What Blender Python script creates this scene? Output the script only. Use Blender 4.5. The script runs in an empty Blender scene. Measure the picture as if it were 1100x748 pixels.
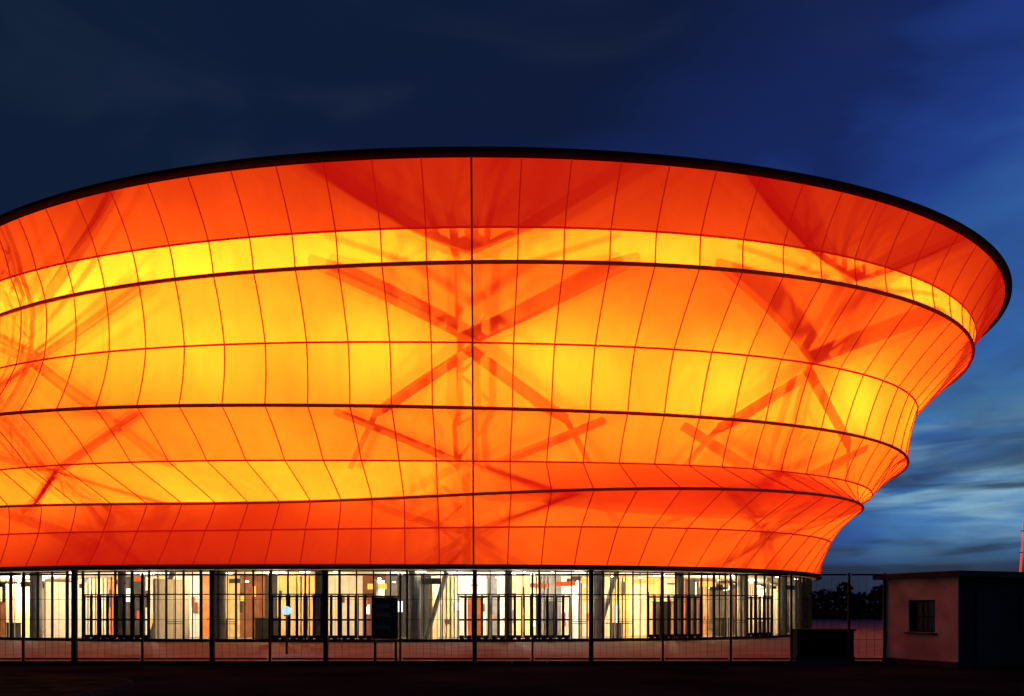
import bpy, math, random
import numpy as np
from mathutils import Vector, noise
random.seed(7)
S=bpy.context.scene
F=900.0; HOR=655.0; EYE=1.6
# ---------------------------------------------------------------- materials
def mat(name):
    m=bpy.data.materials.new(name); m.use_nodes=True
    nt=m.node_tree; nt.nodes.clear()
    o=nt.nodes.new('ShaderNodeOutputMaterial')
    return m,nt,o
def N(nt,t,**k):
    n=nt.nodes.new(t)
    for a,b in k.items(): setattr(n,a,b)
    return n
def pbr(name,col,rough=0.6,metal=0.0,var=0.25,scale=3.0,bump=0.0,emis=None,es=0.0,spec=0.5):
    m,nt,o=mat(name)
    p=N(nt,'ShaderNodeBsdfPrincipled')
    tc=N(nt,'ShaderNodeTexCoord'); nz=N(nt,'ShaderNodeTexNoise')
    nz.inputs['Scale'].default_value=scale; nz.inputs['Detail'].default_value=6
    nt.links.new(tc.outputs['Object'],nz.inputs['Vector'])
    mr=N(nt,'ShaderNodeMapRange'); mr.inputs[1].default_value=0.3; mr.inputs[2].default_value=0.7
    mr.inputs[3].default_value=1-var; mr.inputs[4].default_value=1+var
    nt.links.new(nz.outputs['Fac'],mr.inputs[0])
    mx=N(nt,'ShaderNodeVectorMath',operation='SCALE'); mx.inputs[0].default_value=col[:3]
    nt.links.new(mr.outputs[0],mx.inputs['Scale']); nt.links.new(mx.outputs[0],p.inputs['Base Color'])
    p.inputs['Roughness'].default_value=rough; p.inputs['Metallic'].default_value=metal
    p.inputs['Specular IOR Level'].default_value=spec
    if emis: p.inputs['Emission Color'].default_value=(*emis,1); p.inputs['Emission Strength'].default_value=es
    if bump:
        b=N(nt,'ShaderNodeBump'); b.inputs['Strength'].default_value=bump; b.inputs['Distance'].default_value=0.02
        n2=N(nt,'ShaderNodeTexNoise'); n2.inputs['Scale'].default_value=scale*12; n2.inputs['Detail'].default_value=4
        nt.links.new(tc.outputs['Object'],n2.inputs['Vector']); nt.links.new(n2.outputs['Fac'],b.inputs['Height'])
        nt.links.new(b.outputs[0],p.inputs['Normal'])
    nt.links.new(p.outputs[0],o.inputs[0]); return m
def emi(name,col,s):
    m,nt,o=mat(name); e=N(nt,'ShaderNodeEmission'); e.inputs[0].default_value=(*col,1); e.inputs[1].default_value=s
    nt.links.new(e.outputs[0],o.inputs[0]); return m
def fabric(name,tcol,ecol,es,varattr=True):
    m,nt,o=mat(name)
    tr=N(nt,'ShaderNodeBsdfTranslucent'); df=N(nt,'ShaderNodeBsdfDiffuse'); em=N(nt,'ShaderNodeEmission')
    df.inputs[0].default_value=(0.25,0.06,0.02,1)
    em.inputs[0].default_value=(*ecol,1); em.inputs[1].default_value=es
    tc=N(nt,'ShaderNodeTexCoord')
    def nrange(scale,det,a,b,mapz=None):
        nz=N(nt,'ShaderNodeTexNoise'); nz.inputs['Scale'].default_value=scale; nz.inputs['Detail'].default_value=det
        src=tc.outputs['Object']
        if mapz:
            mp=N(nt,'ShaderNodeMapping'); mp.inputs['Scale'].default_value=(1,1,mapz); nt.links.new(src,mp.inputs[0]); src=mp.outputs[0]
        nt.links.new(src,nz.inputs['Vector'])
        mr=N(nt,'ShaderNodeMapRange'); mr.inputs[1].default_value=0.3; mr.inputs[2].default_value=0.7
        mr.inputs[3].default_value=a; mr.inputs[4].default_value=b
        nt.links.new(nz.outputs['Fac'],mr.inputs[0]); return mr.outputs[0]
    m1=N(nt,'ShaderNodeMath',operation='MULTIPLY')
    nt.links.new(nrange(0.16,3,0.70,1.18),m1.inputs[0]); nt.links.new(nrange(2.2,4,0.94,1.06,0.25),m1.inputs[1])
    at=N(nt,'ShaderNodeAttribute',attribute_name='panel_glow');  # random panel tone with the painted tier glow multiplied in
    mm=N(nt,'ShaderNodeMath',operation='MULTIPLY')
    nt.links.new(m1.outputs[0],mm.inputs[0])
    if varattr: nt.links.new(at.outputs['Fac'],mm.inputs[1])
    else: mm.inputs[1].default_value=1
    sc=N(nt,'ShaderNodeVectorMath',operation='SCALE'); sc.inputs[0].default_value=tcol
    nt.links.new(mm.outputs[0],sc.inputs['Scale']); nt.links.new(sc.outputs[0],tr.inputs[0])
    a=N(nt,'ShaderNodeMixShader'); a.inputs[0].default_value=0.12
    nt.links.new(tr.outputs[0],a.inputs[1]); nt.links.new(df.outputs[0],a.inputs[2])
    b=N(nt,'ShaderNodeAddShader'); nt.links.new(a.outputs[0],b.inputs[0]); nt.links.new(em.outputs[0],b.inputs[1])
    nt.links.new(b.outputs[0],o.inputs[0]); return m
def glassmat(name,tint=(0.94,0.97,0.95),refl=0.06):
    m,nt,o=mat(name); t=N(nt,'ShaderNodeBsdfTransparent'); t.inputs[0].default_value=(*tint,1)
    g=N(nt,'ShaderNodeBsdfGlossy'); g.inputs['Roughness'].default_value=0.02
    x=N(nt,'ShaderNodeMixShader'); x.inputs[0].default_value=refl
    nt.links.new(t.outputs[0],x.inputs[1]); nt.links.new(g.outputs[0],x.inputs[2]); nt.links.new(x.outputs[0],o.inputs[0]); return m

M_mem=fabric('membrane_fabric',(0.72,0.108,0.004),(0.48,0.003,0.003),1.0)  # even deep red glow added to the cloth, on top of lamp light
M_seam=fabric('membrane_seam',(0.34,0.014,0.002),(0.30,0.004,0.002),1.0,False)  # seams given a dark red glow of their own, else they render black
M_ring=pbr('ring_steel_red_glow',(0.22,0.02,0.012),0.6,0.0,emis=(1,0.06,0.03),es=0.06)  # faint red glow added to the rings, which are no light source
M_dark=pbr('dark_steel',(0.018,0.016,0.016),0.8,0.0,spec=0.1)
M_roof=pbr('roof_metal',(0.02,0.015,0.015),0.9,0.0,spec=0.05)
M_brace=pbr('brace_steel',(0.05,0.04,0.04),0.6,0.0)
M_core=pbr('core_concrete',(0.12,0.05,0.03),0.9)
M_glass=glassmat('facade_glass')
# ---------------------------------------------------------------- mesh builder
class MB:
    def __init__(s): s.v=[]; s.f=[]; s.m=[]
    def quad(s,a,b,c,d,m=0):
        i=len(s.v); s.v+= [tuple(a),tuple(b),tuple(c),tuple(d)]; s.f.append((i,i+1,i+2,i+3)); s.m.append(m)
    def box(s,cx,cy,cz,sx,sy,sz,rot=0,m=0):
        c,n=math.cos(rot),math.sin(rot); i=len(s.v)
        for dz in (-.5,.5):
            for dx,dy in ((-.5,-.5),(.5,-.5),(.5,.5),(-.5,.5)):
                x,y=dx*sx,dy*sy; s.v.append((cx+x*c-y*n,cy+x*n+y*c,cz+dz*sz))
        for f in ((0,3,2,1),(4,5,6,7),(0,1,5,4),(1,2,6,5),(2,3,7,6),(3,0,4,7)):
            s.f.append(tuple(i+k for k in f)); s.m.append(m)
    def tube(s,pts,r,n=6,closed=False,m=0,cap=True):
        pts=[Vector(p) for p in pts]; L=len(pts); b=len(s.v)
        for k,p in enumerate(pts):
            if closed: t=pts[(k+1)%L]-pts[k-1]
            else: t=pts[min(k+1,L-1)]-pts[max(k-1,0)]
            t.normalize()
            up=Vector((0,0,1)) if abs(t.z)<0.9 else Vector((0,1,0))
            a=t.cross(up).normalized(); c=a.cross(t)
            rr=r[k] if isinstance(r,(list,tuple)) else r
            for j in range(n):
                q=2*math.pi*j/n; s.v.append(tuple(p+a*math.cos(q)*rr+c*math.sin(q)*rr))
        for k in range(L if closed else L-1):
            k2=(k+1)%L
            for j in range(n):
                j2=(j+1)%n; s.f.append((b+k*n+j,b+k*n+j2,b+k2*n+j2,b+k2*n+j)); s.m.append(m)
        if cap and not closed:
            s.f.append(tuple(b+j for j in range(n))[::-1]); s.m.append(m)
            s.f.append(tuple(b+(L-1)*n+j for j in range(n))); s.m.append(m)
    def make(s,name,mats,parent=None,smooth=False):
        me=bpy.data.meshes.new(name); me.from_pydata(s.v,[],s.f); me.update()
        for m in mats: me.materials.append(m)
        me.polygons.foreach_set('material_index',s.m)
        if smooth: me.polygons.foreach_set('use_smooth',[True]*len(s.f))
        o=bpy.data.objects.new(name,me); S.collection.objects.link(o)
        if parent: o.parent=parent
        return o
def empty(name):
    e=bpy.data.objects.new(name,None); S.collection.objects.link(e); e.empty_display_size=0.1; return e
# ---------------------------------------------------------------- ring fit
CX,CY=-3.0,75.0
rings=[
 (33.0,165,[(0,238),(130,205),(250,181),(340,172),(500,165),(600,167),(700,174),(850,196),(950,221),(1020,246),(1070,283),(1086,308)]),
 (34.6,243,[(0,302),(250,258),(390,247),(500,243),(605,246),(750,253),(850,266),(950,288),(1020,320),(1050,358)]),
 (34.7,279,[(0,337),(150,310),(300,290),(500,279),(600,281),(700,287),(850,302),(950,320),(1010,343),(1050,374)]),
 (36.6,366,[(0,395),(150,377),(300,369),(500,366),(600,369),(700,376),(800,385),(900,402),(960,420),(989,438)]),
 (37.2,437,[(0,445),(250,437),(500,437),(600,440),(700,446),(800,455),(900,469),(960,483),(976,496)]),
 (38.6,494,[(0,505),(150,498),(350,493),(500,494),(600,498),(700,501),(800,507),(880,514),(938,531)]),
 (38.9,531,[(0,547),(200,539),(400,532),(500,531),(600,532),(700,533),(800,536),(900,541),(931,545)]),
 (40.0,567,[(0,575),(250,568.5),(500,567),(700,570),(800,573),(893,584)]),
 (40.3,607,[(0,609.5),(250,607),(500,607),(700,611),(800,614),(881,619)]),
]
NH=4
def basis(ph):
    b=[1.0]
    for n in range(1,NH+1): b+=[math.cos(n*ph),math.sin(n*ph)]
    return np.array(b)
def dbasis(ph):
    b=[0.0]
    for n in range(1,NH+1): b+=[-n*math.sin(n*ph),n*math.cos(n*ph)]
    return np.array(b)
RC=[];RZ=[]
for d0,y0,pts in rings:
    Z=(HOR-y0)*d0/F; A=[];B=[]
    rs=[]
    for i,(px,py) in enumerate(pts):
        d=F*Z/(HOR-py); X=(px-550)/F*d
        dx,dy=X-CX,d-CY; r=math.hypot(dx,dy); ph=math.atan2(dx,-dy); rs.append(r)
        last=i==len(pts)-1
        w=15.0 if last else (HOR-py)/d
        A.append(basis(ph)*w); B.append(r*w)
        if last:
            u=(math.sin(ph),-math.cos(ph)); up=(math.cos(ph),math.sin(ph)); L=math.hypot(X,d)
            c1=(u[0]*d-u[1]*X)/L; c2=(up[0]*d-up[1]*X)/L
            w=6.0
            A.append((dbasis(ph)*c1+basis(ph)*c2)*w); B.append(0.0)
    rm=sum(rs)/len(rs)
    for a in range(90,290,15):
        A.append(basis(math.radians(a))*0.25); B.append(rm*0.25)
    for n in range(1,NH+1):
        for j in (0,1):
            e=np.zeros(2*NH+1); e[2*n-1+j]=0.25*n; A.append(e); B.append(0.0)
    c=np.linalg.lstsq(np.array(A),np.array(B),rcond=None)[0]
    RC.append(c); RZ.append(Z+EYE)
def rad(k,ph): return float(RC[k]@basis(ph))
def P(k,ph,dr=0.0,z=None):
    r=rad(k,ph)+dr
    return Vector((CX+r*math.sin(ph),CY-r*math.cos(ph),RZ[k] if z is None else z))
def PB(k,t,ph,dr=0.0,sag=0.10):
    a=P(k,ph,dr-sag*4*t*(1-t)); b=P(k+1,ph,dr-sag*4*t*(1-t)); return a.lerp(b,t)
D=math.radians
arena=empty('arena_building')
NR=132; SUB=4; NP=NR*SUB; PH0=D(1.9)
phs=[PH0+2*math.pi*i/NP for i in range(NP)]
def SAG(k): return 0.09 if k in(0,2,3,4) else 0.04
# membrane : each tier's brighter or dimmer glow is put into its fabric colour
TIER_GLOW=[0.33,2.1,1.10,1.0,0.60,1.0,0.46,0.34]
mb=MB(); pan=[]; TV=6
for k in range(8):
    b=len(mb.v)
    for j in range(TV+1):
        for ph in phs: mb.v.append(tuple(PB(k,j/TV,ph,0,SAG(k))))
    rv=[TIER_GLOW[k]*random.uniform(0.91,1.07) for _ in range(NR)]
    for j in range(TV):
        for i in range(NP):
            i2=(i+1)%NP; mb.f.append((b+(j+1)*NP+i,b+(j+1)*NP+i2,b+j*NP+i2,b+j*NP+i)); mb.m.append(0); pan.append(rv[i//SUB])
o=mb.make('membrane_facade',[M_mem],arena,True)
at=o.data.attributes.new('panel_glow','FLOAT','FACE'); at.data.foreach_set('value',pan)
# seams
mb=MB()
for i in range(NR):
    ph=PH0+2*math.pi*i/NR
    for k in range(8):
        mb.tube([PB(k,t/4,ph,0.02,SAG(k)) for t in range(5)],0.028,4)
for k in (1,3,5,7):
    mb.tube([P(k,ph,0.03) for ph in phs],0.044,6,closed=True)
mb.make('membrane_seams',[M_seam],arena,True)
mb=MB()
for k,r in ((2,0.095),(4,0.085),(6,0.075)):
    mb.tube([P(k,ph,0.05) for ph in phs],r,8,closed=True)
for k in range(8): mb.tube([PB(k,t/4,PH0,0.04,SAG(k)) for t in range(5)],0.045,6)
mb.make('ring_beams',[M_ring],arena,True)
# roof fascia
mb=MB()
prof=[(-0.25,-0.08),(0.20,-0.05),(0.30,0.03),(0.30,0.17),(0.15,0.25),(-1.0,0.30)]
b=len(mb.v)
for dr,dz in prof:
    for ph in phs: mb.v.append(tuple(P(0,ph,dr,RZ[0]+dz)))
for j in range(len(prof)-1):
    for i in range(NP):
        i2=(i+1)%NP; mb.f.append((b+j*NP+i,b+j*NP+i2,b+(j+1)*NP+i2,b+(j+1)*NP+i)); mb.m.append(0)
c=len(mb.v); mb.v.append((CX,CY,RZ[0]+2.0))
j=len(prof)-1
for i in range(NP): mb.f.append((b+j*NP+i,b+j*NP+(i+1)%NP,c)); mb.m.append(0)
mb.make('roof',[M_roof],arena)
mb=MB()
prof=[(0.10,0.03),(0.14,-0.16),(-0.2,-0.20)]
for dr,dz in prof:
    for ph in phs: mb.v.append(tuple(P(8,ph,dr,RZ[8]+dz)))
for j in range(2):
    for i in range(NP):
        i2=(i+1)%NP; mb.f.append((j*NP+i,(j+1)*NP+i,(j+1)*NP+i2,j*NP+i2)); mb.m.append(0)
mb.make('base_edge_beam',[M_dark],arena)
M_sof=pbr('soffit_plaster',(0.6,0.57,0.5),0.8)
mb=MB()
for z in (RZ[8]-0.19,RZ[8]+0.15):
    b=len(mb.v)
    for dr in (-0.19,-12):
        for ph in phs: mb.v.append(tuple(P(8,ph,dr,z)))
    for i in range(NP): mb.f.append((b+i,b+(i+1)%NP,b+NP+(i+1)%NP,b+NP+i)); mb.m.append(0 if z<RZ[8] else 1)
mb.make('floor_slab',[M_sof,M_core],arena)
mb=MB(); RCORE=25
for z in (RZ[8]+0.16,RZ[0]+0.3):
    for i in range(96):
        q=2*math.pi*i/96; mb.v.append((CX+RCORE*math.sin(q),CY-RCORE*math.cos(q),z))
for i in range(96): mb.f.append((i,(i+1)%96,96+(i+1)%96,96+i)); mb.m.append(0)
mb.make('inner_hall_wall',[M_core],arena)
# steel structure standing behind the membrane
mb=MB()
nodes=[1.9,26.5,51.5,77,103,129,155,181,207,233,258,284,308,331]
def clampr(p,gap):
    # keep a steel axis point at least 'gap' behind the membrane surface
    z=p.z
    for k in range(8):
        if RZ[k]>=z>=RZ[k+1]-1e-6:
            ph=math.atan2(p.x-CX,-(p.y-CY)); t=(RZ[k]-z)/(RZ[k]-RZ[k+1])
            rm=rad(k,ph)*(1-t)+rad(k+1,ph)*t-gap-SAG(k)
            r=math.hypot(p.x-CX,p.y-CY)
            if r>rm: return Vector((CX+rm*math.sin(ph),CY-rm*math.cos(ph),z))
            break
    return p
def strut(k1,a1,k2,a2,r=0.14,o1=-0.5,o2=-0.5):
    a=P(k1,D(a1),o1); b=P(k2,D(a2),o2)
    mb.tube([clampr(a.lerp(b,t/8),r+0.12) for t in range(9)],r,8)
def lattice(a,w,off,r):
    for s in (-1,1): mb.tube([P(k,D(a+s*w),off) for k in range(9)],r,6)
    for k in range(8):
        n=3 if k in (0,2,3) else 2
        for j in range(n):
            s=1 if j%2 else -1
            p=P(k,D(a-s*w),off).lerp(P(k+1,D(a-s*w),off),j/n); q=P(k,D(a+s*w),off).lerp(P(k+1,D(a+s*w),off),(j+1)/n)
            mb.tube([p,q],r*0.6,5)
for a in nodes:
    mb.tube([P(k,D(a-0.4),-0.6) for k in range(9)],0.13,8)
    lattice(a-1.3,0.85,-1.3,0.09)
    for s in (-1,1):
        strut(2,a,0,a+s*9.5,0.25,-0.85,-0.42)
        strut(2,a+s*1.3,0,a+s*11,0.09,-1.6,-1.0)
        strut(2,a+s*9.5,3,a,0.22,-0.5,-0.6)
        strut(2,a+s*8,3,a-s*1.2,0.07,-1.7,-1.5)
        strut(3,a,4,a+s*6.5,0.21,-0.5,-0.5)
        strut(4,a+s*9,5,a,0.18,-0.5,-0.5)
        strut(4,a+s*6.5,5,a+s*9,0.12,-0.5,-0.5)
        strut(5,a,6,a+s*6,0.15,-0.5,-0.5)
        strut(6,a+s*7.5,7,a,0.14,-0.5,-0.5)
        strut(7,a,8,a+s*5,0.13,-0.5,-0.5)
mb.make('steel_bracing',[M_brace],arena,True)
# lamps in the cavity
def lamp(name,loc,power,col,rad_=0.2,parent=arena):
    l=bpy.data.lights.new(name,'POINT'); l.energy=power; l.color=col; l.shadow_soft_size=rad_
    o=bpy.data.objects.new(name,l); o.location=loc; S.collection.objects.link(o); o.parent=parent; return o
for i in range(30):
    a=-4+12*i; aa=(a+180)%360-180
    if abs(aa)>100: continue
    g=1.0+0.45*math.exp(-((aa+17)/13.0)**2)-0.50*math.exp(-((aa-52)/16)**2)
    lamp('cavity_lamp',P(2,D(a),-6.0,13.4),3100*g,(1,0.9,0.75),0.12)
    g2=0.95-0.50*math.exp(-((aa+20)/17.0)**2)+0.65*math.exp(-((aa-36)/13)**2)
    lamp('cavity_lamp',P(4,D(a+6),-6.5,8.2),1150*g2,(1,0.9,0.75),0.12)
for a,p in ((-39,1700),(-27,2100),(-15,1500)):  # unseen extra lamps added to lift the glow of the left rim tier
    lamp('upper_cavity_fill',P(0,D(a),-5.5,17.6),p,(1,0.9,0.75),0.15)
# ---------------------------------------------------------------- ground floor lobby
HS=RZ[8]-0.2
mb=MB(); gl=MB(); NG=264
def PG(ph,dr,z): return P(8,ph,dr,z)
GR=-0.6
rg=random.Random(21)
grp=0; run=0
for i in range(NG):
    ph=PH0+2*math.pi*i/NG; ph2=PH0+2*math.pi*(i+1)/NG
    if run<=0: grp=rg.choice([0,1,2,1]) if grp!=1 else rg.choice([0,2]); run=rg.choice([3,4,5,6])
    run-=1
    gl.quad(PG(ph,GR,0.12),PG(ph2,GR,0.12),PG(ph2,GR,HS),PG(ph,GR,HS))
    w=0.04 if i%4 else 0.09
    p=PG(ph,GR,0); mb.box(p.x,p.y,HS/2,w,0.12,HS-0.01,ph)
    for z in (0.09,2.35,HS-0.06):
        if z==2.35 and grp==0: continue
        a=PG(ph,GR,z); b=PG(ph2,GR,z); c=(a+b)/2
        mb.box(c.x,c.y,z,(b-a).length-0.03,0.08,0.06 if z>1 else 0.14,math.atan2(b.y-a.y,b.x-a.x))
    a=PG(ph,GR-0.02,0); b=PG(ph2,GR-0.02,0); an=math.atan2(b.y-a.y,b.x-a.x)
    if grp==1:
        for t in (0.09,0.46,0.54,0.91):
            c=a.lerp(b,t); mb.box(c.x,c.y,1.25,0.06,0.06,2.12,an)
        for t in (0.275,0.725):
            c=a.lerp(b,t)
            for z in (0.25,1.1,2.24): mb.box(c.x,c.y,z,(b-a).length*0.37-0.07,0.05,0.09 if z!=0.25 else 0.18,an)
    elif grp==2:
        c=a.lerp(b,0.5); mb.box(c.x,c.y,HS/2,0.03,0.06,HS-0.2,an)
        if i%3==0:
            for z in (0.9,1.0): mb.box(c.x,c.y,z,(b-a).length-0.1,0.05,0.03,an)
mb.make('window_frames',[M_dark],arena)
gl.make('window_glazing',[M_glass],arena)
M_w=[pbr('wall_white',(0.8,0.74,0.62),0.7,var=0.1),pbr('wall_cream',(0.78,0.54,0.24),0.7,var=0.15),
     pbr('wall_grey',(0.18,0.165,0.15),0.7),pbr('wall_brown',(0.24,0.08,0.03),0.7),
     pbr('wall_orange',(0.78,0.22,0.03),0.6),pbr('wall_dark',(0.03,0.025,0.022),0.6),
     emi('lit_panel',(1.0,0.90,0.66),2.4),emi('lit_red_sign',(1,0.10,0.02),1.4),emi('lit_amber',(1,0.48,0.08),1.8)]
mb=MB()
wts=[0,0,1,1,2,3,4,0,1,2,5,0,3,5,1]
cur=0; left_=0
for i in range(NG):
    ph=PH0+2*math.pi*i/NG; ph2=PH0+2*math.pi*(i+1)/NG
    if left_<=0: cur=random.choice(wts); left_=random.choice([1,1,2,3]) if cur!=4 else 1
    left_-=1; m=cur
    mb.quad(PG(ph,-8,0.02),PG(ph2,-8,0.02),PG(ph2,-8,HS),PG(ph,-8,HS),m)
    for q in range(3):
      u=random.random()
      if u<0.42:
        z0=random.uniform(0.4,2.5); z1=min(z0+random.uniform(0.15,1.2),HS-0.1); mm=random.choice([6,6,7,8,8,4,5,5,2,3])
        dd=-7.95+0.02*q
        a=PG(ph,dd,z0);b=PG(ph2,dd,z0); t0=random.uniform(0.05,0.5); t1=t0+random.uniform(0.15,0.45)
        q1=a.lerp(b,t0);q2=a.lerp(b,t1)
        mb.quad(q1,q2,(q2.x,q2.y,z1),(q1.x,q1.y,z1),mm)
    v=random.random()
    if v<0.16:
        dr=random.uniform(-5.5,-3); L=random.uniform(0.8,2.4); p=PG(ph,dr,0)
        mb.box(p.x,p.y,1.6,0.18,L,3.15,ph,random.choice([0,0,1,2,3,0]))
    elif v<0.38:
        p=PG(ph,random.uniform(-6,-2.5),0); h=random.choice([1.05,1.1,2.0,2.2,0.8])
        mb.box(p.x,p.y,h/2+0.03,random.uniform(0.4,1.3),0.5,h,ph,random.choice([2,3,4,5,5,1]))
        mb.box(p.x,p.y,h+0.05,random.uniform(1.3,1.5),0.55,0.04,ph,5)
    elif v<0.48:
        for q in range(4):
            pp=PG(ph+q*0.006,-1.5,0); mb.box(pp.x,pp.y,1.65,0.07,0.02,3.2,ph,0)
    if random.random()<0.35:
        pp=PG(ph,random.uniform(-5,-1.6),0); mb.box(pp.x,pp.y,HS-random.uniform(0.35,0.8),random.uniform(0.4,1.4),0.08,random.uniform(0.06,0.3),ph,random.choice([5,5,3,8,7,8]))
mb.make('lobby_walls',M_w,arena)
M_fl=pbr('lobby_floor_tile',(0.30,0.22,0.17),0.25)
mb=MB()
for i in range(NG):
    ph=PH0+2*math.pi*i/NG; ph2=PH0+2*math.pi*(i+1)/NG
    mb.quad(PG(ph,-0.4,0.024),PG(ph2,-0.4,0.024),PG(ph2,-8.2,0.024),PG(ph,-8.2,0.024))
mb.make('lobby_floor',[M_fl],arena)
M_col=pbr('concrete_column',(0.26,0.25,0.24),0.8,bump=0.3)
mb=MB()
for i in range(44):
    ph=PH0+2*math.pi*(i+0.37)/44
    a=PG(ph,-1.7,0.03); b=PG(ph,-1.7,HS-0.01)
    mb.tube([a,b],0.3 if i%2 else 0.2,16)
    if i%3==1:
        mb.tube([PG(ph+0.01,-3,0.03),PG(ph+0.045,-3,HS-0.01)],0.13,12)
mb.make('lobby_columns',[M_col],arena,True)
M_lum=emi('luminaire',(1,0.88,0.64),14)
mb=MB()
for i in range(150):
    ph=PH0+2*math.pi*i/150+random.uniform(-.01,.01); dr=random.choice([-1.4,-2.2,-4.2,-6.4])
    p=PG(ph,dr,HS-0.05-random.choice([0,0,0.25,0.5])); mb.box(p.x,p.y,p.z,0.5 if i%4==0 else 0.13,0.12,0.05,ph)
mb.make('lobby_luminaires',[M_lum],arena)
for i in range(60):
    a=360*i/60
    aa=(a+180)%360-180
    if abs(aa)<66: lamp('lobby_lamp',PG(D(a),-4.8,HS-0.55),random.choice([120,300,480,750]),random.choice([(1,0.72,0.38),(1,0.68,0.32),(1,0.90,0.74)]),0.12)
# ---------------------------------------------------------------- ground
def sheet(name,poly,z,m):
    me=bpy.data.meshes.new(name); me.from_pydata([(x,y,z) for x,y in poly],[],[tuple(range(len(poly)))]); me.materials.append(m)
    o=bpy.data.objects.new(name,me); S.collection.objects.link(o); return o
M_gr=pbr('ground_soil',(0.014,0.016,0.013),0.95,bump=0.6,scale=0.5,spec=0.0)
M_pav=pbr('concrete_paving',(0.11,0.082,0.07),0.8,bump=0.4,scale=0.6,spec=0.15,var=0.35)
M_asp=pbr('asphalt',(0.012,0.013,0.014),0.95,bump=0.5,scale=0.35,spec=0.0,var=0.6)
sheet('ground',[(-1500,-300),(1500,-300),(1500,2500),(-1500,2500)],0,M_gr)
sheet('pavement',[(-90,24.6),(11.4,24.6),(60,60),(60,140),(-90,140)],0.006,M_pav)
sheet('road',[(-90,5),(60,5),(60,23.6),(-90,23.6)],0.006,M_asp)
mb=MB(); M_kerb=pbr('kerb_concrete',(0.03,0.029,0.028),0.9,bump=0.3,spec=0.0)
x=-60
while x<11: mb.box(x+0.5,24.0,0.06,0.985,0.15,0.13); x+=1.0
mb.make('kerb',[M_kerb])
M_grass=pbr('grass',(0.022,0.028,0.015),0.95,bump=0.5,scale=1.5,spec=0.0,var=0.5)
mb=MB(); pts=[]
for i in range(33):
    t=i/32*math.pi/2; pts.append((-17+9.3*math.sin(t), 16.5+4.0*math.cos(t)))
top=[(-40,20.5)]+pts+[(-7.7,10),(-40,10)]
n_=len(top)
mb.v+=[(a,b,0.11) for a,b in top]; mb.f.append(tuple(range(n_))[::-1]); mb.m.append(0)
mb.make('grass_verge',[M_grass])
mb=MB()
cur_=top[:-1]
for p,q in zip(cur_[:-1],cur_[1:]):
    p=Vector(p);q=Vector(q);c=(p+q)/2; mb.box(c.x,c.y,0.055,(q-p).length+0.01,0.14,0.13,math.atan2(q.y-p.y,q.x-p.x))
mb.make('verge_kerb',[M_kerb])
# ---------------------------------------------------------------- fence
fence=empty('metal_fence'); FY=25.2
def fx(px): return (px-550)/F*FY
mb=MB(); ms=MB(); HT=2.70
thick=[-60,80,228,350,510,635]; thin=[-150,-5,25,153,290,430,572,712,785,850,912,950]
for px in thick:
    mb.box(fx(px),FY,HT/2+0.03,0.13,0.13,HT+0.06); mb.box(fx(px),FY,HT+0.075,0.16,0.16,0.03)
for px in thin: mb.box(fx(px),FY,HT/2,0.06,0.06,HT)
xs=sorted(thick+thin)
for a,b in zip(xs[:-1],xs[1:]):
    xa,xb=fx(a)+0.07,fx(b)-0.07
    for z in (0.12,HT-0.05): mb.box((xa+xb)/2,FY,z,xb-xa,0.045,0.05)
    n=int((xb-xa)/0.2)
    for j in range(1,n): ms.box(xa+(xb-xa)*j/n,FY,HT/2+0.02,0.006,0.006,HT-0.3)
    for z in (0.7,1.3,1.9): ms.box((xa+xb)/2,FY-0.008,z,xb-xa,0.006,0.010)
mb.make('fence_posts',[M_dark],fence); ms.make('fence_mesh',[M_dark],fence)
# ---------------------------------------------------------------- notice board
nb=empty('notice_board')
mb=MB(); Y=24.3; X=(414-550)/F*Y
mb.box(X,Y,1.35,0.72,0.10,1.20); mb.box(X,Y-0.053,1.35,0.60,0.012,1.05,0,1)
mb.box(X-0.3,Y+0.02,0.36,0.07,0.07,0.74); mb.box(X+0.3,Y+0.02,0.36,0.07,0.07,0.74)
mb.box(X,Y,1.98,0.82,0.2,0.05)
for z in (1.1,1.45,1.7): mb.box(X-0.05,Y-0.062,z,0.4,0.006,0.12,0,2)
mb.make('board_and_legs',[M_dark,pbr('board_face',(0.07,0.035,0.02),0.9,spec=0.02),pbr('board_notice',(0.16,0.10,0.07),0.9,spec=0.02)],nb)
# ---------------------------------------------------------------- pole light
bl=empty('pole_light'); Y=30; X=(308-550)/F*Y; mb=MB()
mb.tube([(X,Y,0),(X,Y,1.38)],0.04,12); mb.tube([(X,Y,1.36),(X,Y,1.42)],0.10,14); mb.make('pole',[M_dark],bl,False)
bpy.ops.mesh.primitive_uv_sphere_add(radius=0.16,location=(X,Y,1.56),segments=20,ring_count=12)
o=bpy.context.object; o.name='globe'; o.data.materials.append(emi('blue_white_globe',(0.30,0.50,1.0),1.7)); o.parent=bl
lamp('globe_light',(X,Y-0.4,1.5),40,(0.5,0.65,1.0),0.15,bl)
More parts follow.
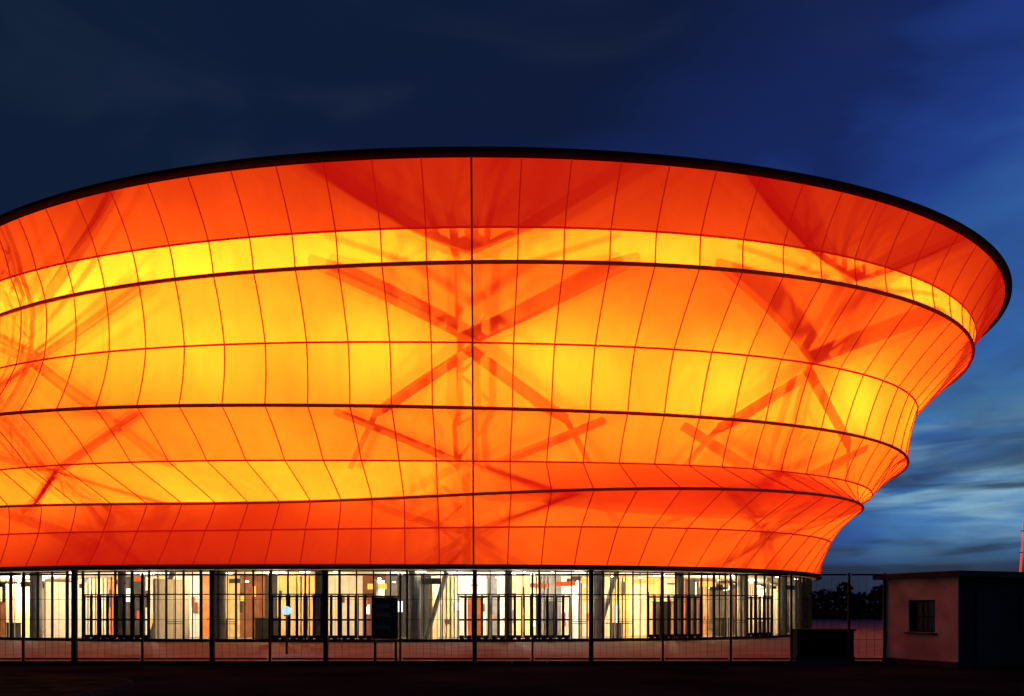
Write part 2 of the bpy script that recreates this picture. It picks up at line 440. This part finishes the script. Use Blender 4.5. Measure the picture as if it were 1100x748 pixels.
# ---------------------------------------------------------------- kiosk
ki=empty('gatehouse_kiosk')
M_k=pbr('kiosk_render',(0.50,0.40,0.35),0.85,bump=0.4,scale=1.2,var=0.3,spec=0.1)
M_kshade=pbr('kiosk_front_shade',(0.022,0.018,0.016),0.9,bump=0.3,spec=0.03)  # shade of the front wall put into a darker colour
M_kd=pbr('kiosk_roof_slab',(0.05,0.04,0.04),0.9,spec=0.05)
A_=Vector((12.2,22.9,0)); B_=Vector((11.2,25.3,0)); u=(B_-A_); LW=u.length; u.normalize(); w=Vector((u.y,-u.x,0)); LD=5.2
if w.x<0: w=-w
def K(a,b,z): 
    p=A_+u*a+w*b; return (p.x,p.y,z)
mb=MB(); HK=2.5
wa,wb,z0,z1=0.75,1.65,0.95,1.88
def wallquad(a0,a1,za,zb,m=0): mb.quad(K(a1,0,za),K(a0,0,za),K(a0,0,zb),K(a1,0,zb),m)
wallquad(0,wa,0,HK);wallquad(wb,LW,0,HK);wallquad(wa,wb,0,z0);wallquad(wa,wb,z1,HK)
dp=0.15
mb.quad(K(wa,0,z0),K(wb,0,z0),K(wb,dp,z0),K(wa,dp,z0)); mb.quad(K(wa,0,z1),K(wb,0,z1),K(wb,dp,z1),K(wa,dp,z1))
mb.quad(K(wa,0,z0),K(wa,dp,z0),K(wa,dp,z1),K(wa,0,z1)); mb.quad(K(wb,0,z0),K(wb,dp,z0),K(wb,dp,z1),K(wb,0,z1))
mb.quad(K(wa,dp,z0),K(wb,dp,z0),K(wb,dp,z1),K(wa,dp,z1),2)
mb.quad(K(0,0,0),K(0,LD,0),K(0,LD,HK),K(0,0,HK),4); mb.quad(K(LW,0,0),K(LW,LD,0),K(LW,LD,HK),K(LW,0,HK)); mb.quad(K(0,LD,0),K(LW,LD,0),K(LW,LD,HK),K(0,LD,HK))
ang=math.atan2(w.y,w.x)
c=K(LW/2,LD/2,0); mb.box(c[0],c[1],HK+0.08,LD+0.4,LW+0.4,0.16,ang,1)
for q in (0.03,0.45,0.87):
    c=K(wa+q,0.06,0); mb.box(c[0],c[1],(z0+z1)/2,0.05,0.05,z1-z0-0.01,ang,3)
for q in (z0+0.03,z1-0.03,1.4):
    c=K((wa+wb)/2,0.06,0); mb.box(c[0],c[1],q,0.04,wb-wa-0.01,0.05,ang,3)
c=K((wa+wb)/2,-0.05,0); mb.box(c[0],c[1],z0-0.03,0.12,wb-wa+0.15,0.05,ang,1)
c=K(LW/2,-0.015,0); mb.box(c[0],c[1],0.08,0.03,LW,0.16,ang,1)
c=K(-0.02,1.1,0); mb.box(c[0],c[1],1.05,0.9,0.05,2.05,ang,3)
c=K(-0.02,3.2,0); mb.box(c[0],c[1],1.5,1.5,0.05,0.9,ang,3)
mb.make('kiosk_body',[M_k,M_kd,pbr('dark_window_glass',(0.01,0.01,0.012),0.3),M_dark,M_kshade],ki)
# utility cabinet
uc=empty('utility_cabinet'); mb=MB(); Y=26.2; X=(884-550)/F*Y
mb.box(X,Y,0.07,1.8,0.5,0.14); mb.box(X,Y,0.55,1.75,0.45,0.80); mb.box(X,Y,0.97,1.85,0.55,0.05)
for s in (-0.44,0.44): mb.box(X+s,Y-0.235,0.55,0.8,0.02,0.7); mb.box(X+s*0.25,Y-0.26,0.6,0.03,0.03,0.15)
mb.make('cabinet_body',[pbr('cabinet_paint',(0.012,0.010,0.010),0.9,spec=0.05)],uc)
# red lit mast far right
ba=empty('light_mast'); mb=MB(); Y=60.0; X=(1092-550)/F*Y; X2=(1100-550)/F*Y
mb.box(X,Y,0.2,0.8,0.8,0.4); mb.tube([(X,Y,0.3),(X2,Y,8.0)],[0.10,0.05],8,m=1)
for t in (0.3,0.5,0.7,0.9): mb.box(X+(X2-X)*t,Y,0.3+7.7*t,0.25,0.2,0.05)
mb.make('mast_body',[M_dark,pbr('mast_red',(0.5,0.03,0.02),0.4,emis=(1,0.08,0.03),es=0.7)],ba)
# ---------------------------------------------------------------- distant trees
M_lf=pbr('foliage_dark',(0.025,0.032,0.022),0.95,spec=0.0)
mb=MB(); rnd=random.Random(3)
for i in range(60):
    px=840+i*8+rnd.uniform(-4,4); Y=rnd.uniform(120,190); X=(px-550)/F*Y
    top=(1.2+ (px-840)/F*Y*0.08)+ rnd.uniform(2.0,4.0)
    mb.tube([(X,Y,0),(X,Y,top*0.6)],[0.25,0.1],6)
    for q in range(140):
        a=rnd.uniform(0,2*math.pi); zz=rnd.uniform(0.15,1.0); rr=(1-abs(zz-0.5)*1.3)*top*0.45*math.sqrt(rnd.random())
        c=Vector((X+rr*math.cos(a),Y+rr*math.sin(a),top*zz)); s=rnd.uniform(0.25,0.6)
        d1=Vector((rnd.uniform(-1,1),rnd.uniform(-1,1),rnd.uniform(-1,1))).normalized()*s; d2=Vector((rnd.uniform(-1,1),rnd.uniform(-1,1),rnd.uniform(-1,1))).normalized()*s
        mb.quad(c-d1,c-d2,c+d1,c+d2)
mb.make('distant_trees',[M_lf])
# ---------------------------------------------------------------- world
W=bpy.data.worlds.new('World'); S.world=W; W.use_nodes=True; nt=W.node_tree; nt.nodes.clear()
out=N(nt,'ShaderNodeOutputWorld'); 
sky=N(nt,'ShaderNodeTexSky',sky_type='NISHITA'); sky.sun_disc=False; sky.sun_elevation=D(-4); sky.sun_rotation=D(60)
tc=N(nt,'ShaderNodeTexCoord'); sp=N(nt,'ShaderNodeSeparateXYZ'); nt.links.new(tc.outputs['Generated'],sp.inputs[0])
def M2(op,a,b=None,clamp=False):
    n=N(nt,'ShaderNodeMath',operation=op); n.use_clamp=clamp
    for i,v in enumerate((a,b)):
        if v is None: continue
        if isinstance(v,(int,float)): n.inputs[i].default_value=v
        else: nt.links.new(v,n.inputs[i])
    return n.outputs[0]
zz=M2('MAXIMUM',sp.outputs[2],0.0)
f=M2('SUBTRACT',sp.outputs[0],M2('MULTIPLY',zz,0.6))
def cl(scale,zs,det,lo,hi,dist=0.0,rot=0.06):
    mp=N(nt,'ShaderNodeMapping'); mp.inputs['Scale'].default_value=(1,1,zs); mp.inputs['Rotation'].default_value=(0,rot,0)
    nt.links.new(tc.outputs['Generated'],mp.inputs[0])
    nz=N(nt,'ShaderNodeTexNoise'); nz.inputs['Scale'].default_value=scale; nz.inputs['Detail'].default_value=det; nz.inputs['Distortion'].default_value=dist
    nt.links.new(mp.outputs[0],nz.inputs['Vector'])
    mr=N(nt,'ShaderNodeMapRange',interpolation_type='SMOOTHSTEP'); mr.inputs[1].default_value=lo; mr.inputs[2].default_value=hi
    nt.links.new(nz.outputs['Fac'],mr.inputs[0]); return mr.outputs[0]
big=cl(2.6,2.4,6,0.3,0.72,0.4,-0.5)
f2=M2('ADD',f,M2('MULTIPLY',M2('SUBTRACT',big,0.5),0.2))
mr=N(nt,'ShaderNodeMapRange'); mr.inputs[1].default_value=-0.7; mr.inputs[2].default_value=0.6; nt.links.new(f2,mr.inputs[0])
cr=N(nt,'ShaderNodeValToRGB'); e=cr.color_ramp.elements
def lin(c): return tuple(((v/255)/12.92 if v<=10 else (((v/255)+0.055)/1.055)**2.4) for v in c)+(1,)
stops=[(0,(14,30,55)),(0.3,(14,26,58)),(0.55,(20,38,94)),(0.67,(32,62,138)),(0.78,(50,98,164)),(0.92,(74,134,186))]
e[0].position=0; e[0].color=lin(stops[0][1]); e[1].position=stops[-1][0]; e[1].color=lin(stops[-1][1])
for p_,c_ in stops[1:-1]: q=e.new(p_); q.color=lin(c_)
nt.links.new(mr.outputs[0],cr.inputs[0])
def mixc(fac,a,b):
    n=N(nt,'ShaderNodeMix',data_type='RGBA'); nt.links.new(fac,n.inputs[0])
    for s_,v in ((6,a),(7,b)):
        if isinstance(v,tuple): n.inputs[s_].default_value=v
        else: nt.links.new(v,n.inputs[s_])
    return n.outputs[2]
def band(lo0,lo1,hi0,hi1):
    a=N(nt,'ShaderNodeMapRange',interpolation_type='SMOOTHSTEP'); a.inputs[1].default_value=lo0;a.inputs[2].default_value=lo1; nt.links.new(zz,a.inputs[0])
    b=N(nt,'ShaderNodeMapRange',interpolation_type='SMOOTHSTEP'); b.inputs[1].default_value=hi0;b.inputs[2].default_value=hi1;b.inputs[3].default_value=1;b.inputs[4].default_value=0; nt.links.new(zz,b.inputs[0])
    return M2('MULTIPLY',a.outputs[0],b.outputs[0])
hi=M2('MULTIPLY',M2('MULTIPLY',cl(5,6,7,0.42,0.66,0.6,0.25),band(0.05,0.10,0.14,0.24)),0.85)
col=mixc(hi,cr.outputs[0],lin((140,186,208)))
dk=M2('MULTIPLY',cl(4,8,7,0.42,0.60,0.5,0.12),M2('MULTIPLY',band(-0.1,0.0,0.10,0.28),0.85))
col=mixc(dk,col,lin((26,42,66)))
low=M2('MULTIPLY',band(-0.1,-0.01,0.02,0.10),0.9)
col=mixc(low,col,lin((28,42,60)))
veil=M2('MULTIPLY',cl(3.2,3.0,8,0.46,0.72,0.8,-0.3),0.45)
col=mixc(veil,col,lin((38,48,74)))
bg1=N(nt,'ShaderNodeBackground'); bg2=N(nt,'ShaderNodeBackground'); ad=N(nt,'ShaderNodeAddShader')
nt.links.new(col,bg1.inputs[0]); bg1.inputs[1].default_value=0.95
nt.links.new(sky.outputs[0],bg2.inputs[0]); bg2.inputs[1].default_value=0.05
nt.links.new(bg1.outputs[0],ad.inputs[0]); nt.links.new(bg2.outputs[0],ad.inputs[1]); nt.links.new(ad.outputs[0],out.inputs[0])
l=bpy.data.lights.new('sun','SUN'); l.energy=0.01; l.angle=D(8); l.color=(0.8,0.85,1.0)
o=bpy.data.objects.new('sun',l); o.rotation_euler=(D(80),0,D(-120)); S.collection.objects.link(o)
# ---------------------------------------------------------------- camera
cam=bpy.data.cameras.new('camera'); co=bpy.data.objects.new('camera',cam); S.collection.objects.link(co)
cam.sensor_width=36; cam.lens=36*F/1100; cam.shift_y=(HOR-374)/1100; cam.clip_end=5000; cam.clip_start=0.1
co.location=(0,0,EYE); co.rotation_euler=(D(90),0,0); S.camera=co
S.view_settings.view_transform='Standard'; S.view_settings.look='None'; S.view_settings.exposure=0
